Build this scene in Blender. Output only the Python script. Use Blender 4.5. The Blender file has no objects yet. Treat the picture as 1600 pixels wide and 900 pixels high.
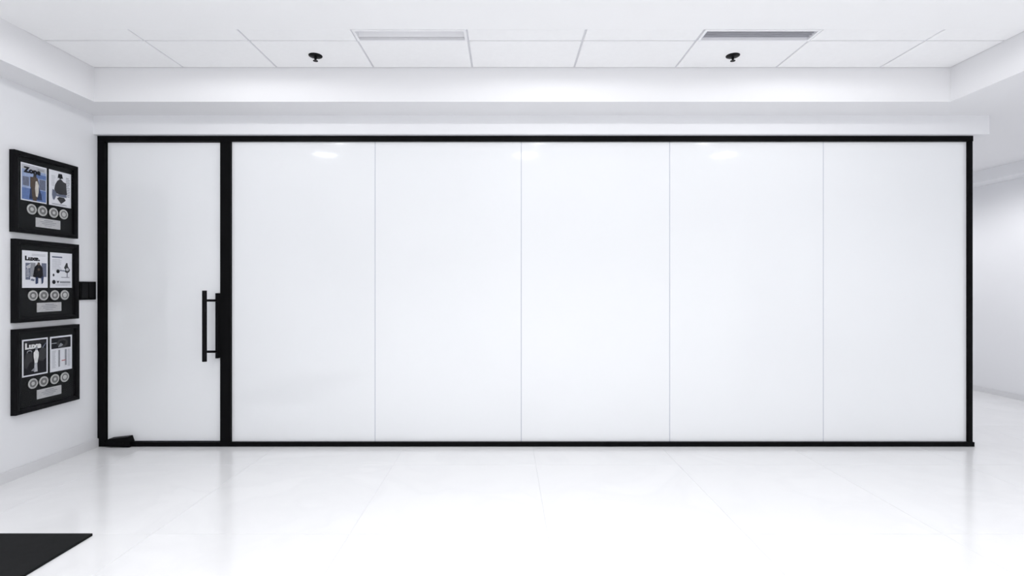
import bpy, bmesh, math, random
from mathutils import Vector, Matrix

# ------------------------------------------------------------------ scene, camera, light
scene = bpy.context.scene
C = scene.collection
H = 1.125                       # eye height of the camera
cam_data = bpy.data.cameras.new('camera')
cam_data.sensor_width = 36.0
cam_data.lens = 18.0
cam_data.shift_x = 10 / 1600
cam_data.shift_y = -2 / 1600
cam_data.clip_start = 0.02
cam = bpy.data.objects.new('camera', cam_data)
cam.location = (0, 0, H)
cam.rotation_euler = (math.pi / 2, 0, 0)
C.objects.link(cam)
scene.camera = cam

world = bpy.data.worlds.new('world')
scene.world = world
world.use_nodes = True
bg = world.node_tree.nodes['Background']
bg.inputs['Color'].default_value = (0.975, 0.985, 1.0, 1)
bg.inputs['Strength'].default_value = 1.02

scene.view_settings.view_transform = 'Standard'
scene.view_settings.look = 'None'
scene.view_settings.gamma = 1.0
scene.view_settings.use_curve_mapping = False
scene.view_settings.exposure = 0.42
scene.cycles.diffuse_bounces = 7

LAMP_WATTS = 52.0
LAMP_COLOR = (0.995, 0.995, 1.0)

# ------------------------------------------------------------------ measures of the place (metres)
F = 800.0                        # focal length in pixels of a 1600 wide frame
def PX(x, Y): return (x - 790.0) * Y / F           # lateral place of something Y metres away
def PZ(y, Y): return H + (448.0 - y) * Y / F       # height of something Y metres away
XL, XR = -2.872, 5.10            # left wall, right wall
YF = 3.60                        # front of the black partition frame
YG = 3.622                       # front of the glass
YB, YE = -4.0, 8.5               # open end behind the camera, end of the corridor
ZC = H + 1.413                   # tiled ceiling
ZS = H + 1.194                   # underside of the soffit
YC = 3.305                       # face of the soffit
CXL, CXR = -2.655, 2.87          # sides of the raised ceiling

# ------------------------------------------------------------------ helpers
def tag(o, label=None, cat=None, group=None, kind=None):
    if label: o['label'] = label
    if cat: o['category'] = cat
    if group: o['group'] = group
    if kind: o['kind'] = kind
    return o

def thing(name, loc, label=None, cat=None, group=None, kind=None):
    o = bpy.data.objects.new(name, None)
    o.empty_display_size = 0.05
    C.objects.link(o); o.location = loc
    return tag(o, label, cat, group, kind)

def root_origin(o):
    v = Vector((0, 0, 0))
    while o is not None:
        v += o.location; o = o.parent
    return v

def obj(name, bm, mat, parent=None, smooth=False):
    """link a bmesh given in world coordinates as one mesh object"""
    if parent is not None:
        bmesh.ops.translate(bm, verts=bm.verts, vec=-root_origin(parent))
    bmesh.ops.recalc_face_normals(bm, faces=bm.faces)
    me = bpy.data.meshes.new(name)
    bm.to_mesh(me); bm.free()
    if smooth:
        for p in me.polygons: p.use_smooth = True
    me.materials.append(mat)
    o = bpy.data.objects.new(name, me)
    C.objects.link(o)
    if parent is not None: o.parent = parent
    return o

def add_box(bm, x0, x1, y0, y1, z0, z1, bevel=0.0):
    m = Matrix.Translation(((x0 + x1) / 2, (y0 + y1) / 2, (z0 + z1) / 2)) @ Matrix.Diagonal((abs(x1 - x0), abs(y1 - y0), abs(z1 - z0), 1))
    r = bmesh.ops.create_cube(bm, size=1.0, matrix=m)
    if bevel > 0:
        vs = set(r['verts'])
        es = [e for e in bm.edges if e.verts[0] in vs and e.verts[1] in vs]
        bmesh.ops.bevel(bm, geom=es, offset=bevel, segments=2, affect='EDGES', profile=0.5)
    return bm

def box(*a, **k): return add_box(bmesh.new(), *a, **k)

def add_prism(bm, pts, ext):
    """polygon (list of 3-D points) pushed along ext"""
    lo = [bm.verts.new(p) for p in pts]
    hi = [bm.verts.new(Vector(p) + Vector(ext)) for p in pts]
    n = len(pts)
    bm.faces.new(lo); bm.faces.new(hi[::-1])
    for i in range(n):
        bm.faces.new((lo[i], lo[(i + 1) % n], hi[(i + 1) % n], hi[i]))
    return bm

def add_tube(bm, a, b, r, seg=20):
    a, b = Vector(a), Vector(b); d = b - a
    q = Vector((0, 0, 1)).rotation_difference(d.normalized()).to_matrix().to_4x4()
    bmesh.ops.create_cone(bm, cap_ends=True, segments=seg, radius1=r, radius2=r, depth=d.length,
                          matrix=Matrix.Translation((a + b) / 2) @ q)
    return bm

def add_lathe(bm, prof, origin, axis='Z', seg=32):
    """profile [(radius, height)] turned about an axis through origin"""
    o = Vector(origin); rings = []
    for r, h in prof:
        ring = []
        for i in range(seg):
            a = 2 * math.pi * i / seg
            if axis == 'Z': p = Vector((r * math.cos(a), r * math.sin(a), h))
            else:           p = Vector((h, r * math.cos(a), r * math.sin(a)))
            ring.append(bm.verts.new(o + p))
        rings.append(ring)
    for k in range(len(rings) - 1):
        for i in range(seg):
            j = (i + 1) % seg
            bm.faces.new((rings[k][i], rings[k][j], rings[k + 1][j], rings[k + 1][i]))
    bm.faces.new(rings[0]); bm.faces.new(rings[-1][::-1])
    return bm

# ------------------------------------------------------------------ materials
def mat(name, color, rough=0.5, metallic=0.0, spec=0.5, var=0.0, scale=6.0, bump=0.0, bump_scale=200.0, coat=0.0):
    m = bpy.data.materials.new(name); m.use_nodes = True
    nt = m.node_tree; b = nt.nodes['Principled BSDF']
    b.inputs['Base Color'].default_value = (*color, 1)
    b.inputs['Roughness'].default_value = rough
    b.inputs['Metallic'].default_value = metallic
    b.inputs['Specular IOR Level'].default_value = spec
    b.inputs['Coat Weight'].default_value = coat
    tc = nt.nodes.new('ShaderNodeTexCoord')
    if var > 0:
        n = nt.nodes.new('ShaderNodeTexNoise'); n.inputs['Scale'].default_value = scale; n.inputs['Detail'].default_value = 4
        nt.links.new(tc.outputs['Object'], n.inputs['Vector'])
        r = nt.nodes.new('ShaderNodeValToRGB')
        r.color_ramp.elements[0].position = 0.3; r.color_ramp.elements[1].position = 0.7
        r.color_ramp.elements[0].color = (*[c * (1 - var) for c in color], 1)
        r.color_ramp.elements[1].color = (*[min(1, c * (1 + var * 0.5)) for c in color], 1)
        nt.links.new(n.outputs['Fac'], r.inputs['Fac'])
        nt.links.new(r.outputs['Color'], b.inputs['Base Color'])
    if bump > 0:
        n2 = nt.nodes.new('ShaderNodeTexNoise'); n2.inputs['Scale'].default_value = bump_scale; n2.inputs['Detail'].default_value = 3
        nt.links.new(tc.outputs['Object'], n2.inputs['Vector'])
        bp = nt.nodes.new('ShaderNodeBump'); bp.inputs['Strength'].default_value = bump; bp.inputs['Distance'].default_value = 0.001
        nt.links.new(n2.outputs['Fac'], bp.inputs['Height'])
        nt.links.new(bp.outputs['Normal'], b.inputs['Normal'])
    return m

def emit(name, color, strength):
    m = bpy.data.materials.new(name); m.use_nodes = True
    b = m.node_tree.nodes['Principled BSDF']
    b.inputs['Base Color'].default_value = (*color, 1)
    b.inputs['Emission Color'].default_value = (*color, 1)
    b.inputs['Emission Strength'].default_value = strength
    return m

M = {}
M['wall'] = mat('wall_paint', (0.81, 0.815, 0.835), 0.6, var=0.01, scale=2, bump=0.06, bump_scale=350, spec=0.3)
M['ceil'] = mat('ceiling_paint', (0.80, 0.80, 0.815), 0.7, var=0.01, scale=2, spec=0.2)
M['tile'] = mat('ceiling_tile_white', (0.92, 0.92, 0.925), 0.85, var=0.012, scale=40, bump=0.12, bump_scale=500, spec=0.2)
M['board'] = mat('plasterboard_white', (0.92, 0.92, 0.925), 0.8, var=0.01, scale=2, spec=0.2)
M['rail'] = mat('ceiling_rail_white', (0.66, 0.66, 0.69), 0.5)
M['base'] = mat('baseboard_paint', (0.72, 0.72, 0.735), 0.4, var=0.02)
M['black'] = mat('black_powder_coat', (0.004, 0.004, 0.0045), 0.45, spec=0.05, bump=0.03, bump_scale=900)
M['steel_black'] = mat('black_satin_steel', (0.004, 0.004, 0.005), 0.35, spec=0.1)
M['glass'] = mat('white_frosted_glass', (0.855, 0.868, 0.885), 0.07, spec=0.5, var=0.006, scale=1.2)
M['seal'] = mat('clear_grey_seal', (0.55, 0.57, 0.64), 0.3)
M['mat'] = mat('black_mat_rubber', (0.0105, 0.011, 0.0115), 0.75, var=0.15, scale=30, bump=0.3, bump_scale=600, spec=0.12)
M['grout'] = mat('pale_grout', (0.70, 0.70, 0.72), 0.7)
M['vent_white'] = mat('vent_white_metal', (0.86, 0.86, 0.88), 0.4)
M['vent_grey'] = mat('vent_grey_metal', (0.64, 0.64, 0.68), 0.5)
M['vent_pale'] = mat('vent_pale_metal', (0.82, 0.82, 0.84), 0.5)
M['frame'] = mat('black_frame_lacquer', (0.005, 0.005, 0.006), 0.4, spec=0.07, var=0.2, scale=20)
M['mount'] = mat('charcoal_mount_board', (0.010, 0.011, 0.012), 0.7, spec=0.1, var=0.15, scale=50)
M['paper'] = mat('white_print_paper', (0.80, 0.81, 0.86), 0.45, var=0.02, scale=30)
M['silver'] = mat('brushed_silver', (0.62, 0.62, 0.61), 0.38, metallic=0.65, var=0.12, scale=120)
M['silver_dark'] = mat('engraved_silver', (0.22, 0.22, 0.22), 0.5, metallic=0.4, var=0.25, scale=90)
M['plaque'] = mat('silver_plaque', (0.56, 0.56, 0.57), 0.45, metallic=0.3, var=0.08, scale=60)
for nme, col in dict(ink_black=(0.012, 0.012, 0.016), ink_charcoal=(0.05, 0.05, 0.055), ink_navy=(0.035, 0.05, 0.11),
                     ink_blue=(0.13, 0.20, 0.42), ink_sky=(0.34, 0.42, 0.62), ink_slate=(0.16, 0.18, 0.25),
                     ink_grey=(0.30, 0.31, 0.34), ink_pale=(0.55, 0.56, 0.60), ink_white=(0.86, 0.86, 0.86),
                     ink_brown=(0.10, 0.075, 0.06), ink_cream=(0.68, 0.64, 0.58), ink_red=(0.55, 0.16, 0.17)).items():
    M[nme] = mat(nme, col, 0.5, var=0.15, scale=70, spec=0.1)

# polished pale marble: every tile takes its own piece of the veining
def marble():
    m = bpy.data.materials.new('polished_white_marble'); m.use_nodes = True
    nt = m.node_tree; b = nt.nodes['Principled BSDF']; N = nt.nodes.new; L = nt.links.new
    tc = N('ShaderNodeTexCoord'); oi = N('ShaderNodeObjectInfo')
    off = N('ShaderNodeVectorMath'); off.operation = 'MULTIPLY_ADD'
    cmb = N('ShaderNodeCombineXYZ')
    for i in range(3): L(oi.outputs['Random'], cmb.inputs[i])
    off.inputs[1].default_value = (37, 53, 11)
    L(cmb.outputs[0], off.inputs[0]); L(tc.outputs['Object'], off.inputs[2])
    n = N('ShaderNodeTexNoise'); n.inputs['Scale'].default_value = 1.6; n.inputs['Detail'].default_value = 7
    n.inputs['Distortion'].default_value = 1.6
    L(off.outputs[0], n.inputs['Vector'])
    r = N('ShaderNodeValToRGB'); cr = r.color_ramp
    cr.elements[0].position = 0.40; cr.elements[0].color = (0.795, 0.795, 0.803, 1)
    cr.elements[1].position = 0.60; cr.elements[1].color = (0.805, 0.805, 0.813, 1)
    e = cr.elements.new(0.5); e.color = (0.78, 0.78, 0.79, 1)
    L(n.outputs['Fac'], r.inputs['Fac']); L(r.outputs['Color'], b.inputs['Base Color'])
    n2 = N('ShaderNodeTexNoise'); n2.inputs['Scale'].default_value = 5; n2.inputs['Detail'].default_value = 3
    L(off.outputs[0], n2.inputs['Vector'])
    mr = N('ShaderNodeMapRange'); mr.inputs['To Min'].default_value = 0.10; mr.inputs['To Max'].default_value = 0.20
    L(n2.outputs['Fac'], mr.inputs['Value']); L(mr.outputs['Result'], b.inputs['Roughness'])
    n3 = N('ShaderNodeTexNoise'); n3.inputs['Scale'].default_value = 7; n3.inputs['Detail'].default_value = 1
    L(off.outputs[0], n3.inputs['Vector'])
    bp = N('ShaderNodeBump'); bp.inputs['Strength'].default_value = 0.10; bp.inputs['Distance'].default_value = 0.006
    L(n3.outputs['Fac'], bp.inputs['Height']); L(bp.outputs['Normal'], b.inputs['Normal'])
    return m
M['marble'] = marble()

def pane_glass():
    m = bpy.data.materials.new('clear_picture_glass'); m.use_nodes = True
    nt = m.node_tree; N = nt.nodes.new; L = nt.links.new
    nt.nodes.remove(nt.nodes['Principled BSDF'])
    tr = N('ShaderNodeBsdfTransparent'); gl = N('ShaderNodeBsdfGlossy'); gl.inputs['Roughness'].default_value = 0.03
    fr = N('ShaderNodeFresnel'); fr.inputs['IOR'].default_value = 1.09
    mx = N('ShaderNodeMixShader')
    L(fr.outputs[0], mx.inputs[0]); L(tr.outputs[0], mx.inputs[1]); L(gl.outputs[0], mx.inputs[2])
    L(mx.outputs[0], nt.nodes['Material Output'].inputs['Surface'])
    return m
M['pane'] = pane_glass()

# ------------------------------------------------------------------ floor
floor = obj('floor', box(XL - 0.1, XR + 0.1, YB, YE + 0.1, -0.10, -0.0015), M['grout'])
tag(floor, kind='structure')
TS, GAP = 0.90, 0.0016
def cuts(lo, hi, start):
    k = math.floor((lo - start) / TS) + 1
    out = [lo]
    while start + k * TS < hi - 0.02:
        if start + k * TS > lo + 0.02: out.append(start + k * TS)
        k += 1
    return out + [hi]
xs, ys = cuts(XL, XR, 1.99), cuts(YB, YE, 2.33)
tile_meshes = {}
for i in range(len(xs) - 1):
    for j in range(len(ys) - 1):
        w, d = round(xs[i + 1] - xs[i] - GAP, 4), round(ys[j + 1] - ys[j] - GAP, 4)
        if (w, d) not in tile_meshes:
            bm = box(-w / 2, w / 2, -d / 2, d / 2, -0.010, 0.0)
            top = [e for e in bm.edges if all(v.co.z > -0.001 for v in e.verts)]
            bmesh.ops.bevel(bm, geom=top, offset=0.0008, segments=1, affect='EDGES')
            me = bpy.data.meshes.new('floor_tile'); bm.to_mesh(me); bm.free(); me.materials.append(M['marble'])
            tile_meshes[(w, d)] = me
        o = bpy.data.objects.new('floor_tile', tile_meshes[(w, d)])
        C.objects.link(o); o.parent = floor
        o.location = ((xs[i] + xs[i + 1]) / 2, (ys[j] + ys[j + 1]) / 2, 0)

# ------------------------------------------------------------------ walls
tag(obj('wall_left', box(XL - 0.12, XL, YB, YE, 0.0, ZC + 0.25), M['wall']), kind='structure')
tag(obj('wall_right', box(XR, XR + 0.12, YB, YE, 0.0, ZC + 0.25), M['wall']), kind='structure')
tag(obj('wall_back', box(XL - 0.12, XR + 0.12, YE, YE + 0.12, 0.0, ZC + 0.25), M['wall']), kind='structure')
# the office behind the glass closes with a plain wall along the corridor
XO = PX(1519, YF)
tag(obj('wall_corridor', box(XO - 0.10, XO - 0.004, 3.67, YE, 0.0, ZS), M['wall']), kind='structure')
def baseboard(name, x0, x1, y0, y1, h):
    bm = box(x0, x1, y0, y1, 0.0, h)
    top = [e for e in bm.edges if all(v.co.z > h - 0.001 for v in e.verts)]
    bmesh.ops.bevel(bm, geom=top, offset=0.003, segments=2, affect='EDGES')
    return tag(obj(name, bm, M['base']), kind='structure')
baseboard('baseboard_left', XL, XL + 0.012, YB, YF - 0.002, 0.062)
baseboard('baseboard_right', XR - 0.014, XR, YB, YE, 0.055)

# ------------------------------------------------------------------ ceiling
YJ, YN = 2.944, 2.812            # joint between the tile rows, near end of the tiled strip
ceiling = obj('ceiling', box(XL - 0.12, XR + 0.12, YB, YE, ZC + 0.16, ZC + 0.25), M['ceil'])
tag(ceiling, kind='structure')
obj('ceiling_rail', box(CXL, CXR, YC - 0.02, YC, ZC + 0.008, ZC + 0.03), M['rail'], ceiling)
obj('plasterboard', box(CXL, CXR, YB, YN, ZC, ZC + 0.10), M['board'], ceiling)
bm = bmesh.new()                 # lowered border around the raised field
add_box(bm, XL, CXL, YB, YC, ZS, ZC + 0.15)
add_box(bm, XL, CXR, YC, YE, ZS, ZC + 0.15)
add_box(bm, CXR, XR, YB, YE, ZS, ZC + 0.15)
obj('soffit', bm, M['ceil'], ceiling)
obj('bulkhead', box(4.88, XR, YB, YE, H + 1.076, ZS), M['wall'], ceiling)
# header over the partition
header = obj('trim_1', box(XL, PX(1546, 3.566), 3.566, 3.70, H + 1.062, ZS), M['wall'])
tag(header, kind='structure')

jx = [PX(x, YC) for x in (287, 433, 584, 738, 897, 1055, 1212, 1374)]
edges = [CXL] + jx + [CXR]
RG = 0.006                       # half gap between tiles
obj('ceiling_rail', box(CXL, CXR, YJ - 0.012, YJ + 0.012, ZC + 0.008, ZC + 0.03), M['rail'], ceiling)
for x in jx:
    obj('ceiling_rail', box(x - 0.012, x + 0.012, YN, YC, ZC + 0.005, ZC + 0.03), M['rail'], ceiling)
VENTS = {3: 'pale', 6: 'grey'}
def ceil_tile(x0, x1, y0, y1):
    bm = box(x0, x1, y0, y1, ZC, ZC + 0.016)
    low = [e for e in bm.edges if all(v.co.z < ZC + 0.001 for v in e.verts)]
    bmesh.ops.bevel(bm, geom=low, offset=0.0015, segments=1, affect='EDGES')
    obj('ceiling_tile', bm, M['tile'], ceiling)
for k in range(len(edges) - 1):
    a = edges[k] + (RG if k else 0.003); b = edges[k + 1] - (RG if k < len(edges) - 2 else 0.003)
    ceil_tile(a, b, YJ + 0.007, YC - 0.007)
    if k not in VENTS: ceil_tile(a, b, YN + 0.0005, YJ - 0.007)

# ------------------------------------------------------------------ air vents
def air_vent(k, style, label):
    x0, x1 = edges[k] + 0.004, edges[k + 1] - 0.004
    y0, y1 = YN + 0.001, YJ - 0.003
    t = thing('air_vent', ((x0 + x1) / 2, (y0 + y1) / 2, ZC - 0.004), label, 'vent', 'ceiling air vents')
    fw = 0.014; zb, zt = ZC - 0.004, ZC + 0.010
    bm = bmesh.new()
    add_box(bm, x0, x1, y0, y0 + fw, zb, zt); add_box(bm, x0, x1, y1 - fw, y1, zb, zt)
    add_box(bm, x0, x0 + fw, y0 + fw, y1 - fw, zb, zt); add_box(bm, x1 - fw, x1, y0 + fw, y1 - fw, zb, zt)
    obj('frame', bm, M['vent_white'], t)
    m = M['vent_pale' if style == 'pale' else 'vent_grey']
    dz = 0.09; bm = bmesh.new()          # open-bottomed housing above the frame
    add_box(bm, x0 + fw, x1 - fw, y1 - fw - 0.002, y1 - fw + 0.006, zt, zt + dz)
    add_box(bm, x0 + fw, x1 - fw, y0 + fw - 0.006, y0 + fw + 0.002, zt, zt + dz)
    add_box(bm, x0 + fw - 0.006, x0 + fw + 0.002, y0 + fw, y1 - fw, zt, zt + dz)
    add_box(bm, x1 - fw - 0.002, x1 - fw + 0.006, y0 + fw, y1 - fw, zt, zt + dz)
    add_box(bm, x0 + fw, x1 - fw, y0 + fw, y1 - fw, zt + dz, zt + dz + 0.006)
    obj('housing', bm, m, t)
    if style == 'grey':
        for q in range(4):
            yy = y0 + fw + 0.012 + q * (y1 - y0 - 2 * fw - 0.012) / 4
            bm = add_prism(bmesh.new(), [(x0 + fw, yy, zt - 0.006), (x0 + fw, yy + 0.003, zt - 0.006),
                                         (x0 + fw, yy + 0.015, zt + 0.020), (x0 + fw, yy + 0.012, zt + 0.020)], (x1 - x0 - 2 * fw, 0, 0))
            obj('slat', bm, m, t)
    else:
        yy = y1 - fw - 0.022
        obj('deflector', add_prism(bmesh.new(), [(x0 + fw, yy, zt - 0.004), (x0 + fw, yy + 0.003, zt - 0.004),
                         (x0 + fw, yy - 0.037, zt + 0.05), (x0 + fw, yy - 0.040, zt + 0.05)], (x1 - x0 - 2 * fw, 0, 0)), m, t)
air_vent(3, 'pale', 'pale slot air vent in the ceiling, the lighter one nearer the pictures')
air_vent(6, 'grey', 'grey slatted air vent in the ceiling, the darker of the two')

# ------------------------------------------------------------------ sprinklers
def sprinkler(px, label):
    Y = 3.131; x = PX(px, Y)
    t = thing('fire_sprinkler', (x, Y, ZC), label, 'sprinkler', 'black ceiling sprinklers')
    obj('escutcheon', add_lathe(bmesh.new(), [(0.041, 0.0), (0.0405, -0.003), (0.036, -0.006), (0.018, -0.009), (0.012, -0.010)], (x, Y, ZC)), M['steel_black'], t, True)
    obj('stem', add_lathe(bmesh.new(), [(0.009, -0.008), (0.009, -0.014), (0.0045, -0.018), (0.004, -0.026), (0.005, -0.028)], (x, Y, ZC), seg=16), M['steel_black'], t, True)
    d = obj('deflector', add_lathe(bmesh.new(), [(0.006, -0.026), (0.015, -0.031), (0.015, -0.033), (0.004, -0.033)], (x, Y, ZC), seg=24), M['steel_black'], t)
    bm = bmesh.new()
    for s in (-1, 1): add_tube(bm, (x + s * 0.009, Y, ZC - 0.010), (x + s * 0.004, Y, ZC - 0.027), 0.0015, 8)
    obj('frame_arm', bm, M['steel_black'], t)
sprinkler(493, 'small black ceiling sprinkler on the tile nearer the framed pictures')
sprinkler(1145, 'small black ceiling sprinkler beside the darker grey vent')

# ------------------------------------------------------------------ glass partition
ZT = H + 1.0615                                   # top of the frame
ZRB = PZ(220.5, YF)                                # underside of the top rail
ZBR = PZ(691, YF)                                  # top of the bottom rail
pxl, pxli, mxl, mxr = PX(152, YF), PX(163, YF), PX(344, YF), PX(360, YF)
pxri, pxr = PX(1514, YF), PX(1520, YF)
YR = 3.66
part = thing('glass_partition', ((mxl + pxr) / 2, YF, 0.0),
             'long frosted white glass partition of five panels in a thin black frame', 'partition')
obj('top_rail', box(pxl, pxr + 0.004, YF, YR, ZRB, ZT, bevel=0.0012), M['black'], part)
obj('bottom_rail', box(pxli, PX(1523, YF), YF, YR, 0.0, ZBR, bevel=0.0012), M['black'], part)
obj('post', box(pxl, pxli, YF, YR, 0.0, ZRB, bevel=0.0012), M['black'], part)
obj('post', box(pxri, pxr, YF, YR, ZBR, ZRB, bevel=0.0012), M['black'], part)
obj('mullion', box(mxl, mxr, YF - 0.002, YR, ZBR, ZRB, bevel=0.0012), M['black'], part)
joints = [PX(x, YG) for x in (586, 814.5, 1046.5, 1286.5)]
gx = [mxr] + joints + [pxri]
for k in range(5):
    a = gx[k] + (0.0025 if k else -0.004); b = gx[k + 1] - (0.0025 if k < 4 else -0.004)
    obj('glass_panel', box(a, b, YG, YG + 0.012, ZBR - 0.006, ZRB + 0.006, bevel=0.0012), M['glass'], part)
for x in joints:
    obj('joint_seal', box(x - 0.0024, x + 0.0024, YG + 0.002, YG + 0.010, ZBR - 0.004, ZRB + 0.004), M['seal'], part)

# ------------------------------------------------------------------ glass door
door = thing('door_1', (pxli, YF, 0.0), 'frosted white glass door with a black vertical pull handle', 'door', kind='structure')
obj('glass_leaf', box(pxli + 0.004, mxl - 0.001, YG + 0.004, YG + 0.016, ZBR + 0.002, ZRB - 0.003, bevel=0.0012), M['glass'], door)
# pull handle
YH = 3.52; hx = PX(319.5, YH)
zt, zb = PZ(454, YH), PZ(565, YH)
bar = obj('pull_bar', add_tube(bmesh.new(), (hx, YH, zb), (hx, YH, zt), 0.0148, 24), M['steel_black'], door)
px0, px1 = PX(336.6, YF), PX(341.4, YF)
plate = obj('back_plate', box(px0, px1, YF - 0.004, YG + 0.006, PZ(560, YF), PZ(458, YF), bevel=0.003), M['steel_black'], door)
for yy in (469.5, 549.5):
    z = PZ(yy, YH)
    obj('standoff', add_tube(bmesh.new(), (hx, YH, z), ((px0 + px1) / 2, YF, PZ(yy, YF)), 0.0085, 16), M['steel_black'], bar, True)
# pivot fitting at the foot of the door
yp = 3.575
pts = [(164, 697.5), (164, 690), (169, 686.2), (199, 683), (202, 691), (202.5, 699)]
hinge = obj('pivot_hinge', add_prism(bmesh.new(), [(PX(x, yp), yp, max(0.001, PZ(y, yp))) for x, y in pts], (0, 0.08, 0)), M['black'], door)
bm = bmesh.new()
for q in (178, 192): add_tube(bm, (PX(q, yp), yp - 0.0015, 0.034), (PX(q, yp), yp + 0.004, 0.034), 0.005, 6)
obj('screw', bm, M['steel_black'], hinge)

# ------------------------------------------------------------------ switch plate on the left wall
xf = XL + 0.012
sy0, sy1 = -xf * F / 665, -xf * F / 639.8
sz0, sz1 = PZ(468.5, 3.5), PZ(440, 3.5)
sw = thing('wall_switch', (XL, (sy0 + sy1) / 2, sz0), 'square black switch plate on the wall between middle picture and door', 'switch')
obj('plate', box(XL, xf, sy0, sy1, sz0, sz1, bevel=0.002), M['black'], sw)
m_ = 0.012
for q in range(2):
    w = (sy1 - sy0 - 3 * m_) / 2; a = sy0 + m_ + q * (w + m_)
    obj('rocker', box(xf - 0.001, xf + 0.003, a, a + w, sz0 + m_, sz1 - m_, bevel=0.001), M['steel_black'], sw)

# ------------------------------------------------------------------ floor mat
my1 = F * (H - 0.012) / 385.0
mx1 = -645 * my1 / F
fm = obj('floor_mat', box(-2.80, mx1, 0.6, my1, 0.0, 0.012, bevel=0.002), M['mat'])
tag(fm, 'thin black mat lying on the white floor below the pictures', 'mat')

# ------------------------------------------------------------------ framed magazine awards
def text_mesh(s, size, offset=0.0):
    cu = bpy.data.curves.new('t', 'FONT'); cu.body = s; cu.size = size; cu.offset = offset
    cu.resolution_u = 3; cu.fill_mode = 'FRONT'
    o = bpy.data.objects.new('t', cu); C.objects.link(o)
    bpy.context.view_layer.update()
    me = bpy.data.meshes.new_from_object(o.evaluated_get(bpy.context.evaluated_depsgraph_get()))
    bm = bmesh.new(); bm.from_mesh(me)
    bpy.data.objects.remove(o); bpy.data.curves.remove(cu); bpy.data.meshes.remove(me)
    return bm

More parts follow.
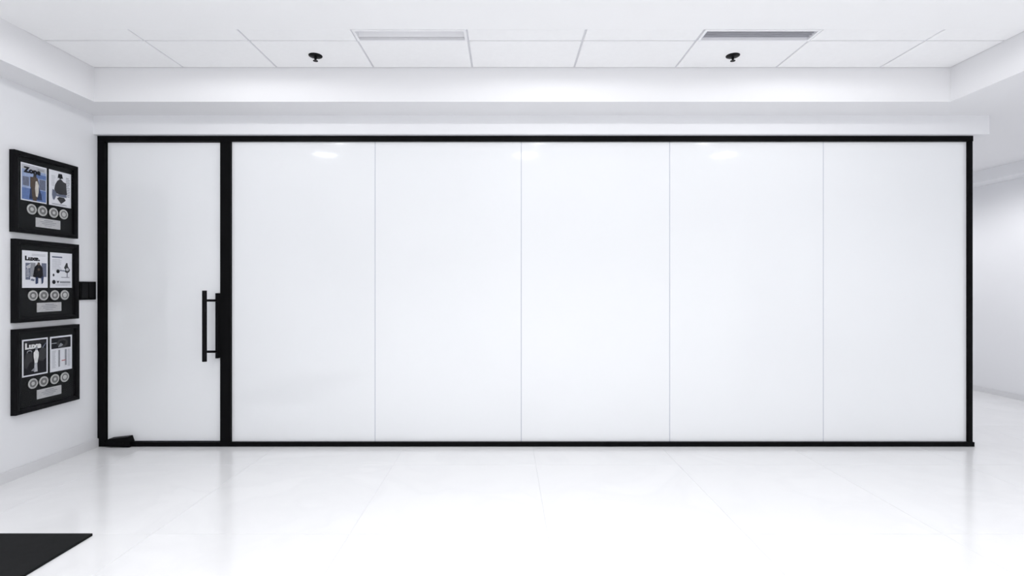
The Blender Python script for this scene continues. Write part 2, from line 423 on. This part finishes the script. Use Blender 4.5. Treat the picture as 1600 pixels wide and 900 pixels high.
def picture(corner_px, dv, label, draw_left, draw_right, glow):
    fx = XL + 0.035
    xl_, xr_, yt_, yb_ = corner_px
    y0, y1 = -XL * F / (790 - xl_), -fx * F / (790 - xr_)
    z1, z0 = PZ(yt_, y0), PZ(yb_, y0)
    t = thing('award_frame', (XL, (y0 + y1) / 2, z0), label, 'picture', 'framed magazine awards')
    fw = 0.026
    bm = bmesh.new()                     # four mitred mouldings with a sloping inner lip
    prof = [(0.0, 0.0), (0.0, 0.031), (0.003, 0.035), (fw - 0.008, 0.035), (fw, 0.029), (fw, 0.0)]
    cs = [(y0, z0, 1, 1), (y1, z0, -1, 1), (y1, z1, -1, -1), (y0, z1, 1, -1)]
    rings = [[bm.verts.new((XL + 0.001 + h, cy + sy * d, cz + sz * d)) for d, h in prof] for cy, cz, sy, sz in cs]
    for i in range(4):
        a, b = rings[i], rings[(i + 1) % 4]
        for q in range(len(prof)):
            r = (q + 1) % len(prof)
            bm.faces.new((a[q], a[r], b[r], b[q]))
    obj('frame', bm, M['frame'], t)
    xb = XL + 0.012
    obj('mount_board', box(XL + 0.002, xb, y0 + fw - 0.002, y1 - fw + 0.002, z0 + fw - 0.002, z1 - fw + 0.002), M['mount'], t)
    # layout from the lower left corner of the frame
    U = lambda u: y0 + u
    V = lambda v: z0 + v + dv
    for (u0, u1), name, draw in (((0.059, 0.228), 'magazine_cover', draw_left), ((0.245, 0.407), 'magazine_page', draw_right)):
        v0, v1 = 0.205, 0.428
        pg = obj(name, box(xb, xb + 0.0015, U(u0), U(u1), V(v0), V(v1)), M['paper'], t)
        state = {'n': 0}
        def shape(nm, m, pts, u0=u0, u1=u1, pg=pg, state=state):
            state['n'] += 1
            x = xb + 0.0015 + 0.00025 * state['n']
            bm = bmesh.new()
            add_prism(bm, [(x, U(u0 + s * (u1 - u0)), V(v0 + tt * (v1 - v0))) for s, tt in pts], (-0.0002, 0, 0))
            return obj(nm, bm, M[m], pg)
        def rect(nm, m, s0, s1, t0, t1): return shape(nm, m, [(s0, t0), (s1, t0), (s1, t1), (s0, t1)])
        def ell(nm, m, s, tt, a, b, n=18): return shape(nm, m, [(s + a * math.cos(2 * math.pi * i / n), tt + b * math.sin(2 * math.pi * i / n)) for i in range(n)])
        def lines(m, s0, s1, t0, t1, n, seed=0, u0=u0, u1=u1, pg=pg, state=state):
            state['n'] += 1
            x = xb + 0.0015 + 0.00025 * state['n']; bm = bmesh.new(); rnd = random.Random(seed)
            for i in range(n):
                tt = t0 + (t1 - t0) * (i + 0.25) / n; hh = (t1 - t0) / n * 0.45; e = s0 + (s1 - s0) * rnd.uniform(0.7, 1)
                add_box(bm, x - 0.0002, x, U(u0 + s0 * (u1 - u0)), U(u0 + e * (u1 - u0)), V(v0 + tt * (v1 - v0)), V(v0 + (tt + hh) * (v1 - v0)))
            o = obj('text_lines', bm, M[m], pg); return o
        def text(s, m, s0, s1, t0, t1, bold=0.02, u0=u0, u1=u1, pg=pg, state=state):
            state['n'] += 1
            x = xb + 0.0015 + 0.00025 * state['n']
            bm = text_mesh(s, 1.0, bold)
            xsv = [v.co.x for v in bm.verts]; ysv = [v.co.y for v in bm.verts]
            ax, bx_, ay, by = min(xsv), max(xsv), min(ysv), max(ysv)
            for v in bm.verts:
                s_ = s0 + (v.co.x - ax) / (bx_ - ax) * (s1 - s0); t_ = t0 + (v.co.y - ay) / (by - ay) * (t1 - t0)
                v.co = (x, U(u0 + s_ * (u1 - u0)), V(v0 + t_ * (v1 - v0)))
            return obj('title', bm, M[m], pg)
        draw(shape, rect, ell, lines, text)
    for q, u in enumerate((0.127, 0.199, 0.277, 0.350)):
        md = obj('medallion', add_lathe(bmesh.new(), [(0.0315, 0.0), (0.0315, 0.0035), (0.030, 0.005), (0.0265, 0.005), (0.0255, 0.0035), (0.004, 0.0035)],
                                        (xb, U(u), V(0.158)), 'X', 36), M['silver'], t)
        obj('engraved_ring', add_lathe(bmesh.new(), [(0.0225, 0.0034), (0.0225, 0.0042), (0.018, 0.0042), (0.002, 0.0040)], (xb, U(u), V(0.158)), 'X', 30), M['silver_dark'], md)
        rr = (0.013, 0.009, 0.010, 0.015)[q]
        obj('emblem', add_lathe(bmesh.new(), [(rr, 0.0040), (rr * 0.9, 0.0055), (rr * 0.3, 0.0062)], (xb, U(u), V(0.158)), 'X', (6, 8, 20, 12)[q]), M['silver'], md)
    pl = obj('plaque', box(xb, xb + 0.003, U(0.153), U(0.325), V(0.056), V(0.113), bevel=0.0008), M['plaque'], t)
    bm = bmesh.new()
    for i, (w, hh) in enumerate(((0.06, 0.005), (0.11, 0.004), (0.09, 0.004), (0.05, 0.003))):
        zc = V(0.101 - i * 0.0105); uc = 0.239
        add_box(bm, xb + 0.0028, xb + 0.0034, U(uc - w / 2), U(uc + w / 2), zc - hh / 2, zc + hh / 2)
    obj('engraved_text', bm, M['ink_grey'], pl)
    obj('glazing', box(XL + 0.026, XL + 0.0275, y0 + fw - 0.001, y1 - fw + 0.001, z0 + fw - 0.001, z1 - fw + 0.001), M['pane'], t)
    return t

FIG = [(.44, .03), (.40, .20), (.38, .42), (.36, .55), (.42, .66), (.46, .68), (.47, .74), (.52, .76), (.57, .74), (.57, .68), (.63, .65), (.68, .50), (.64, .34), (.62, .20), (.58, .03)]
def cover1(shape, rect, ell, lines, text):
    rect('cover_photo', 'ink_sky', .03, .97, .03, .97)
    rect('cover_photo', 'ink_pale', .03, .97, .84, .97)
    rect('cover_photo', 'ink_blue', .03, .97, .03, .34)
    rect('cover_photo', 'ink_slate', .06, .30, .40, .64)
    rect('cover_photo', 'ink_slate', .70, .95, .36, .64)
    rect('cover_photo', 'ink_blue', .50, .97, .66, .77)
    shape('cover_photo', 'ink_navy', [(.30, .06), (.34, .30), (.40, .50), (.66, .46), (.78, .22), (.80, .08)])
    rect('cover_photo', 'ink_brown', .34, .44, .38, .66)
    shape('figure', 'ink_brown', FIG)
    ell('figure', 'ink_charcoal', .52, .715, .055, .055)
    shape('figure', 'ink_cream', [(.55, .16), (.52, .36), (.54, .56), (.60, .58), (.66, .48), (.66, .28), (.62, .14)])
    lines('ink_grey', .62, .94, .86, .93, 2, 3)
    text('Zone', 'ink_black', .07, .74, .745, .905, .06)
def page1(shape, rect, ell, lines, text):
    lines('ink_pale', .10, .28, .55, .86, 8, 4)
    lines('ink_grey', .76, .94, .30, .88, 12, 5)
    ell('figure', 'ink_charcoal', .50, .86, .085, .075)
    shape('figure', 'ink_black', [(.37, .80), (.41, .93), (.57, .94), (.62, .80), (.56, .82), (.44, .82)])
    shape('figure', 'ink_charcoal', [(.30, .36), (.22, .46), (.26, .60), (.36, .72), (.46, .78), (.54, .78), (.64, .72), (.76, .70), (.78, .50), (.80, .38), (.70, .32)])
    shape('figure', 'ink_slate', [(.12, .30), (.14, .46), (.24, .44), (.34, .34), (.76, .36), (.78, .28), (.30, .28), (.22, .16), (.16, .18)])
    shape('figure', 'ink_charcoal', [(.34, .22), (.44, .27), (.66, .27), (.74, .20), (.62, .13), (.52, .08), (.44, .14)])
    lines('ink_grey', .12, .92, .03, .07, 2, 9)
def cover2(shape, rect, ell, lines, text):
    lines('ink_pale', .36, .92, .86, .93, 2, 2)
    text('Luxe.', 'ink_black', .10, .68, .73, .86, .07)
    rect('cover_photo', 'ink_slate', .12, .30, .22, .67)
    rect('cover_photo', 'ink_grey', .30, .50, .30, .68)
    rect('cover_photo', 'ink_slate', .74, .94, .30, .68)
    shape('cover_photo', 'ink_pale', [(.14, .58), (.32, .66), (.30, .54), (.18, .50)])
    lines('ink_pale', .14, .28, .28, .50, 5, 1)
    shape('figure', 'ink_black', [(.40, .30), (.46, .56), (.56, .64), (.68, .64), (.78, .55), (.80, .30), (.72, .26), (.56, .27)])
    shape('figure', 'ink_navy', [(.50, .10), (.50, .28), (.60, .30), (.60, .12)])
    shape('figure', 'ink_navy', [(.74, .10), (.72, .30), (.82, .32), (.80, .14)])
    ell('figure', 'ink_brown', .62, .655, .05, .045)
    ell('figure', 'ink_brown', .62, .50, .05, .035)
    shape('figure', 'ink_slate', [(.30, .20), (.34, .25), (.46, .22), (.42, .18)])
def page2(shape, rect, ell, lines, text):
    rect('heading', 'ink_slate', .08, .54, .855, .895)
    lines('ink_pale', .08, .54, .50, .82, 11, 6)
    shape('cover_photo', 'ink_charcoal', [(.68, .52), (.62, .58), (.68, .66), (.72, .72), (.78, .72), (.80, .62), (.90, .52), (.86, .46), (.76, .42), (.66, .46)])
    ell('cover_photo', 'ink_pale', .77, .53, .07, .045)
    shape('cover_photo', 'ink_slate', [(.42, .48), (.42, .51), (.66, .50), (.66, .47)])
    ell('cover_photo', 'ink_black', .34, .47, .075, .055)
    ell('cover_photo', 'ink_charcoal', .14, .36, .04, .04)
    rect('cover_photo', 'ink_grey', .48, .86, .29, .31)
    rect('cover_photo', 'ink_grey', .74, .78, .31, .43)
    ell('emblem_print', 'ink_black', .15, .165, .075, .06)
    shape('emblem_print', 'ink_charcoal', [(.27, .20), (.33, .12), (.39, .20), (.33, .19)])
    rect('heading', 'ink_grey', .42, .90, .135, .185)
    lines('ink_pale', .22, .90, .06, .10, 2, 8)
def cover3(shape, rect, ell, lines, text):
    rect('cover_photo', 'ink_black', .05, .95, .04, .96)
    lines('ink_charcoal', .10, .92, .86, .95, 3, 2)
    shape('cover_photo', 'ink_charcoal', [(.08, .42), (.14, .64), (.30, .72), (.38, .60), (.40, .40), (.28, .36), (.16, .20), (.10, .26)])
    shape('cover_photo', 'ink_charcoal', [(.62, .40), (.66, .66), (.78, .76), (.92, .70), (.92, .44), (.78, .36)])
    ell('cover_photo', 'ink_grey', .27, .66, .10, .045); ell('cover_photo', 'ink_black', .27, .645, .075, .03)
    shape('cover_photo', 'ink_slate', [(.76, .74), (.90, .86), (.92, .85), (.80, .72)])
    shape('figure', 'ink_pale', [(.44, .10), (.46, .36), (.56, .36), (.58, .10)])
    shape('figure', 'ink_grey', [(.32, .14), (.46, .22), (.46, .12)])
    shape('figure', 'ink_white', [(.46, .34), (.42, .52), (.42, .62), (.50, .70), (.56, .70), (.62, .62), (.62, .52), (.57, .34)])
    text('Luxe', 'ink_white', .09, .72, .73, .90, .06)
    ell('figure', 'ink_grey', .53, .73, .05, .05)
def page3(shape, rect, ell, lines, text):
    rect('cover_photo', 'ink_black', .05, .93, .65, .955)
    ell('cover_photo', 'ink_charcoal', .55, .79, .25, .13)
    ell('cover_photo', 'ink_black', .55, .80, .15, .07)
    shape('cover_photo', 'ink_grey', [(.34, .68), (.46, .80), (.58, .74), (.50, .70)])
    rect('cover_photo', 'ink_pale', .05, .28, .80, .815)
    lines('ink_pale', .08, .26, .10, .60, 14, 7)
    rect('heading', 'ink_grey', .36, .43, .12, .60)
    rect('heading', 'ink_grey', .66, .73, .14, .60)
    rect('heading', 'ink_red', .50, .68, .275, .30)
    lines('ink_pale', .78, .92, .10, .60, 14, 11)

picture((14, 122.5, 233, 362), -0.009, 'top framed award: blue magazine cover, page with dark figure and four medallions', cover1, page1, 1)
picture((16, 124, 372.5, 505), 0.0, 'middle framed award: pale magazine cover, white page and four medallions', cover2, page2, 2)
picture((16, 125, 515, 650), 0.006, 'bottom framed award: black and white magazine cover, page with red mark, four medallions', cover3, page3, 3)

# ------------------------------------------------------------------ recessed downlights (their own light), then added fill lamps
M['lens'] = emit('lamp_lens', LAMP_COLOR, 14.0)
M['disc'] = emit('disc_light_lens', LAMP_COLOR, 5.0)
def downlight(x, y, label, watts=LAMP_WATTS, z=ZC, spread=174, blend=0.45, lens='lens', r=0.05):
    t = thing('downlight', (x, y, z), label, 'light', 'recessed ceiling downlights')
    obj('trim_ring', add_lathe(bmesh.new(), [(r + 0.002, -0.001), (r + 0.006, -0.006), (r + 0.02, -0.004), (r + 0.022, 0.0), (r + 0.002, 0.0)], (x, y, z)), M['vent_white'], t, True)
    obj('lens', add_lathe(bmesh.new(), [(r, 0.0), (r, -0.003), (r * 0.6, -0.004)], (x, y, z)), M[lens], t)
    if watts > 0:
        ld = bpy.data.lights.new('downlight_beam', 'SPOT')
        ld.energy = watts; ld.color = LAMP_COLOR; ld.spot_size = math.radians(spread); ld.spot_blend = blend; ld.shadow_soft_size = 0.04
        lo = bpy.data.objects.new('downlight_beam', ld); C.objects.link(lo); lo.parent = t; lo.location = (0, 0, -0.012)
for x, n in ((-1.56, 'pictures'), (0.30, 'middle'), (1.86, 'corridor')):
    downlight(x, 2.447, 'round recessed downlight of the front row, %s side' % n, watts=12, spread=180, blend=0.15)
for x, n, w, sp in ((-1.93, 'pictures', 32, 130), (0.21, 'middle', 58, 125), (2.34, 'corridor', 38, 140)):
    downlight(x, 1.76, 'flat disc light of the second row, %s side' % n, watts=w, spread=sp, blend=0.7, lens='disc', r=0.13)
for row, y in (('third', 0.4), ('fourth', -1.0), ('fifth', -2.4)):  # added rows out of view, brighten the floor and so the ceiling
    for x, n in ((-1.7, 'pictures'), (0.2, 'middle'), (2.1, 'corridor')):
        downlight(x, y, 'added unseen fill downlight of the %s row, %s side' % (row, n), watts=LAMP_WATTS * (0.7 if row == 'third' and n != 'middle' else 1.0), spread=105, blend=0.7, lens='disc')
for y, n in ((1.6, 'nearest the main room'), (4.7, 'at the corridor mouth'), (6.6, 'deep in the corridor')):  # added lamps out of view, lift the dark corridor
    downlight(4.1, y, 'added unseen fill downlight in the low corridor ceiling, %s' % n, watts=36, z=ZS, spread=118 if y < 2 else 168, blend=0.5, lens='disc')
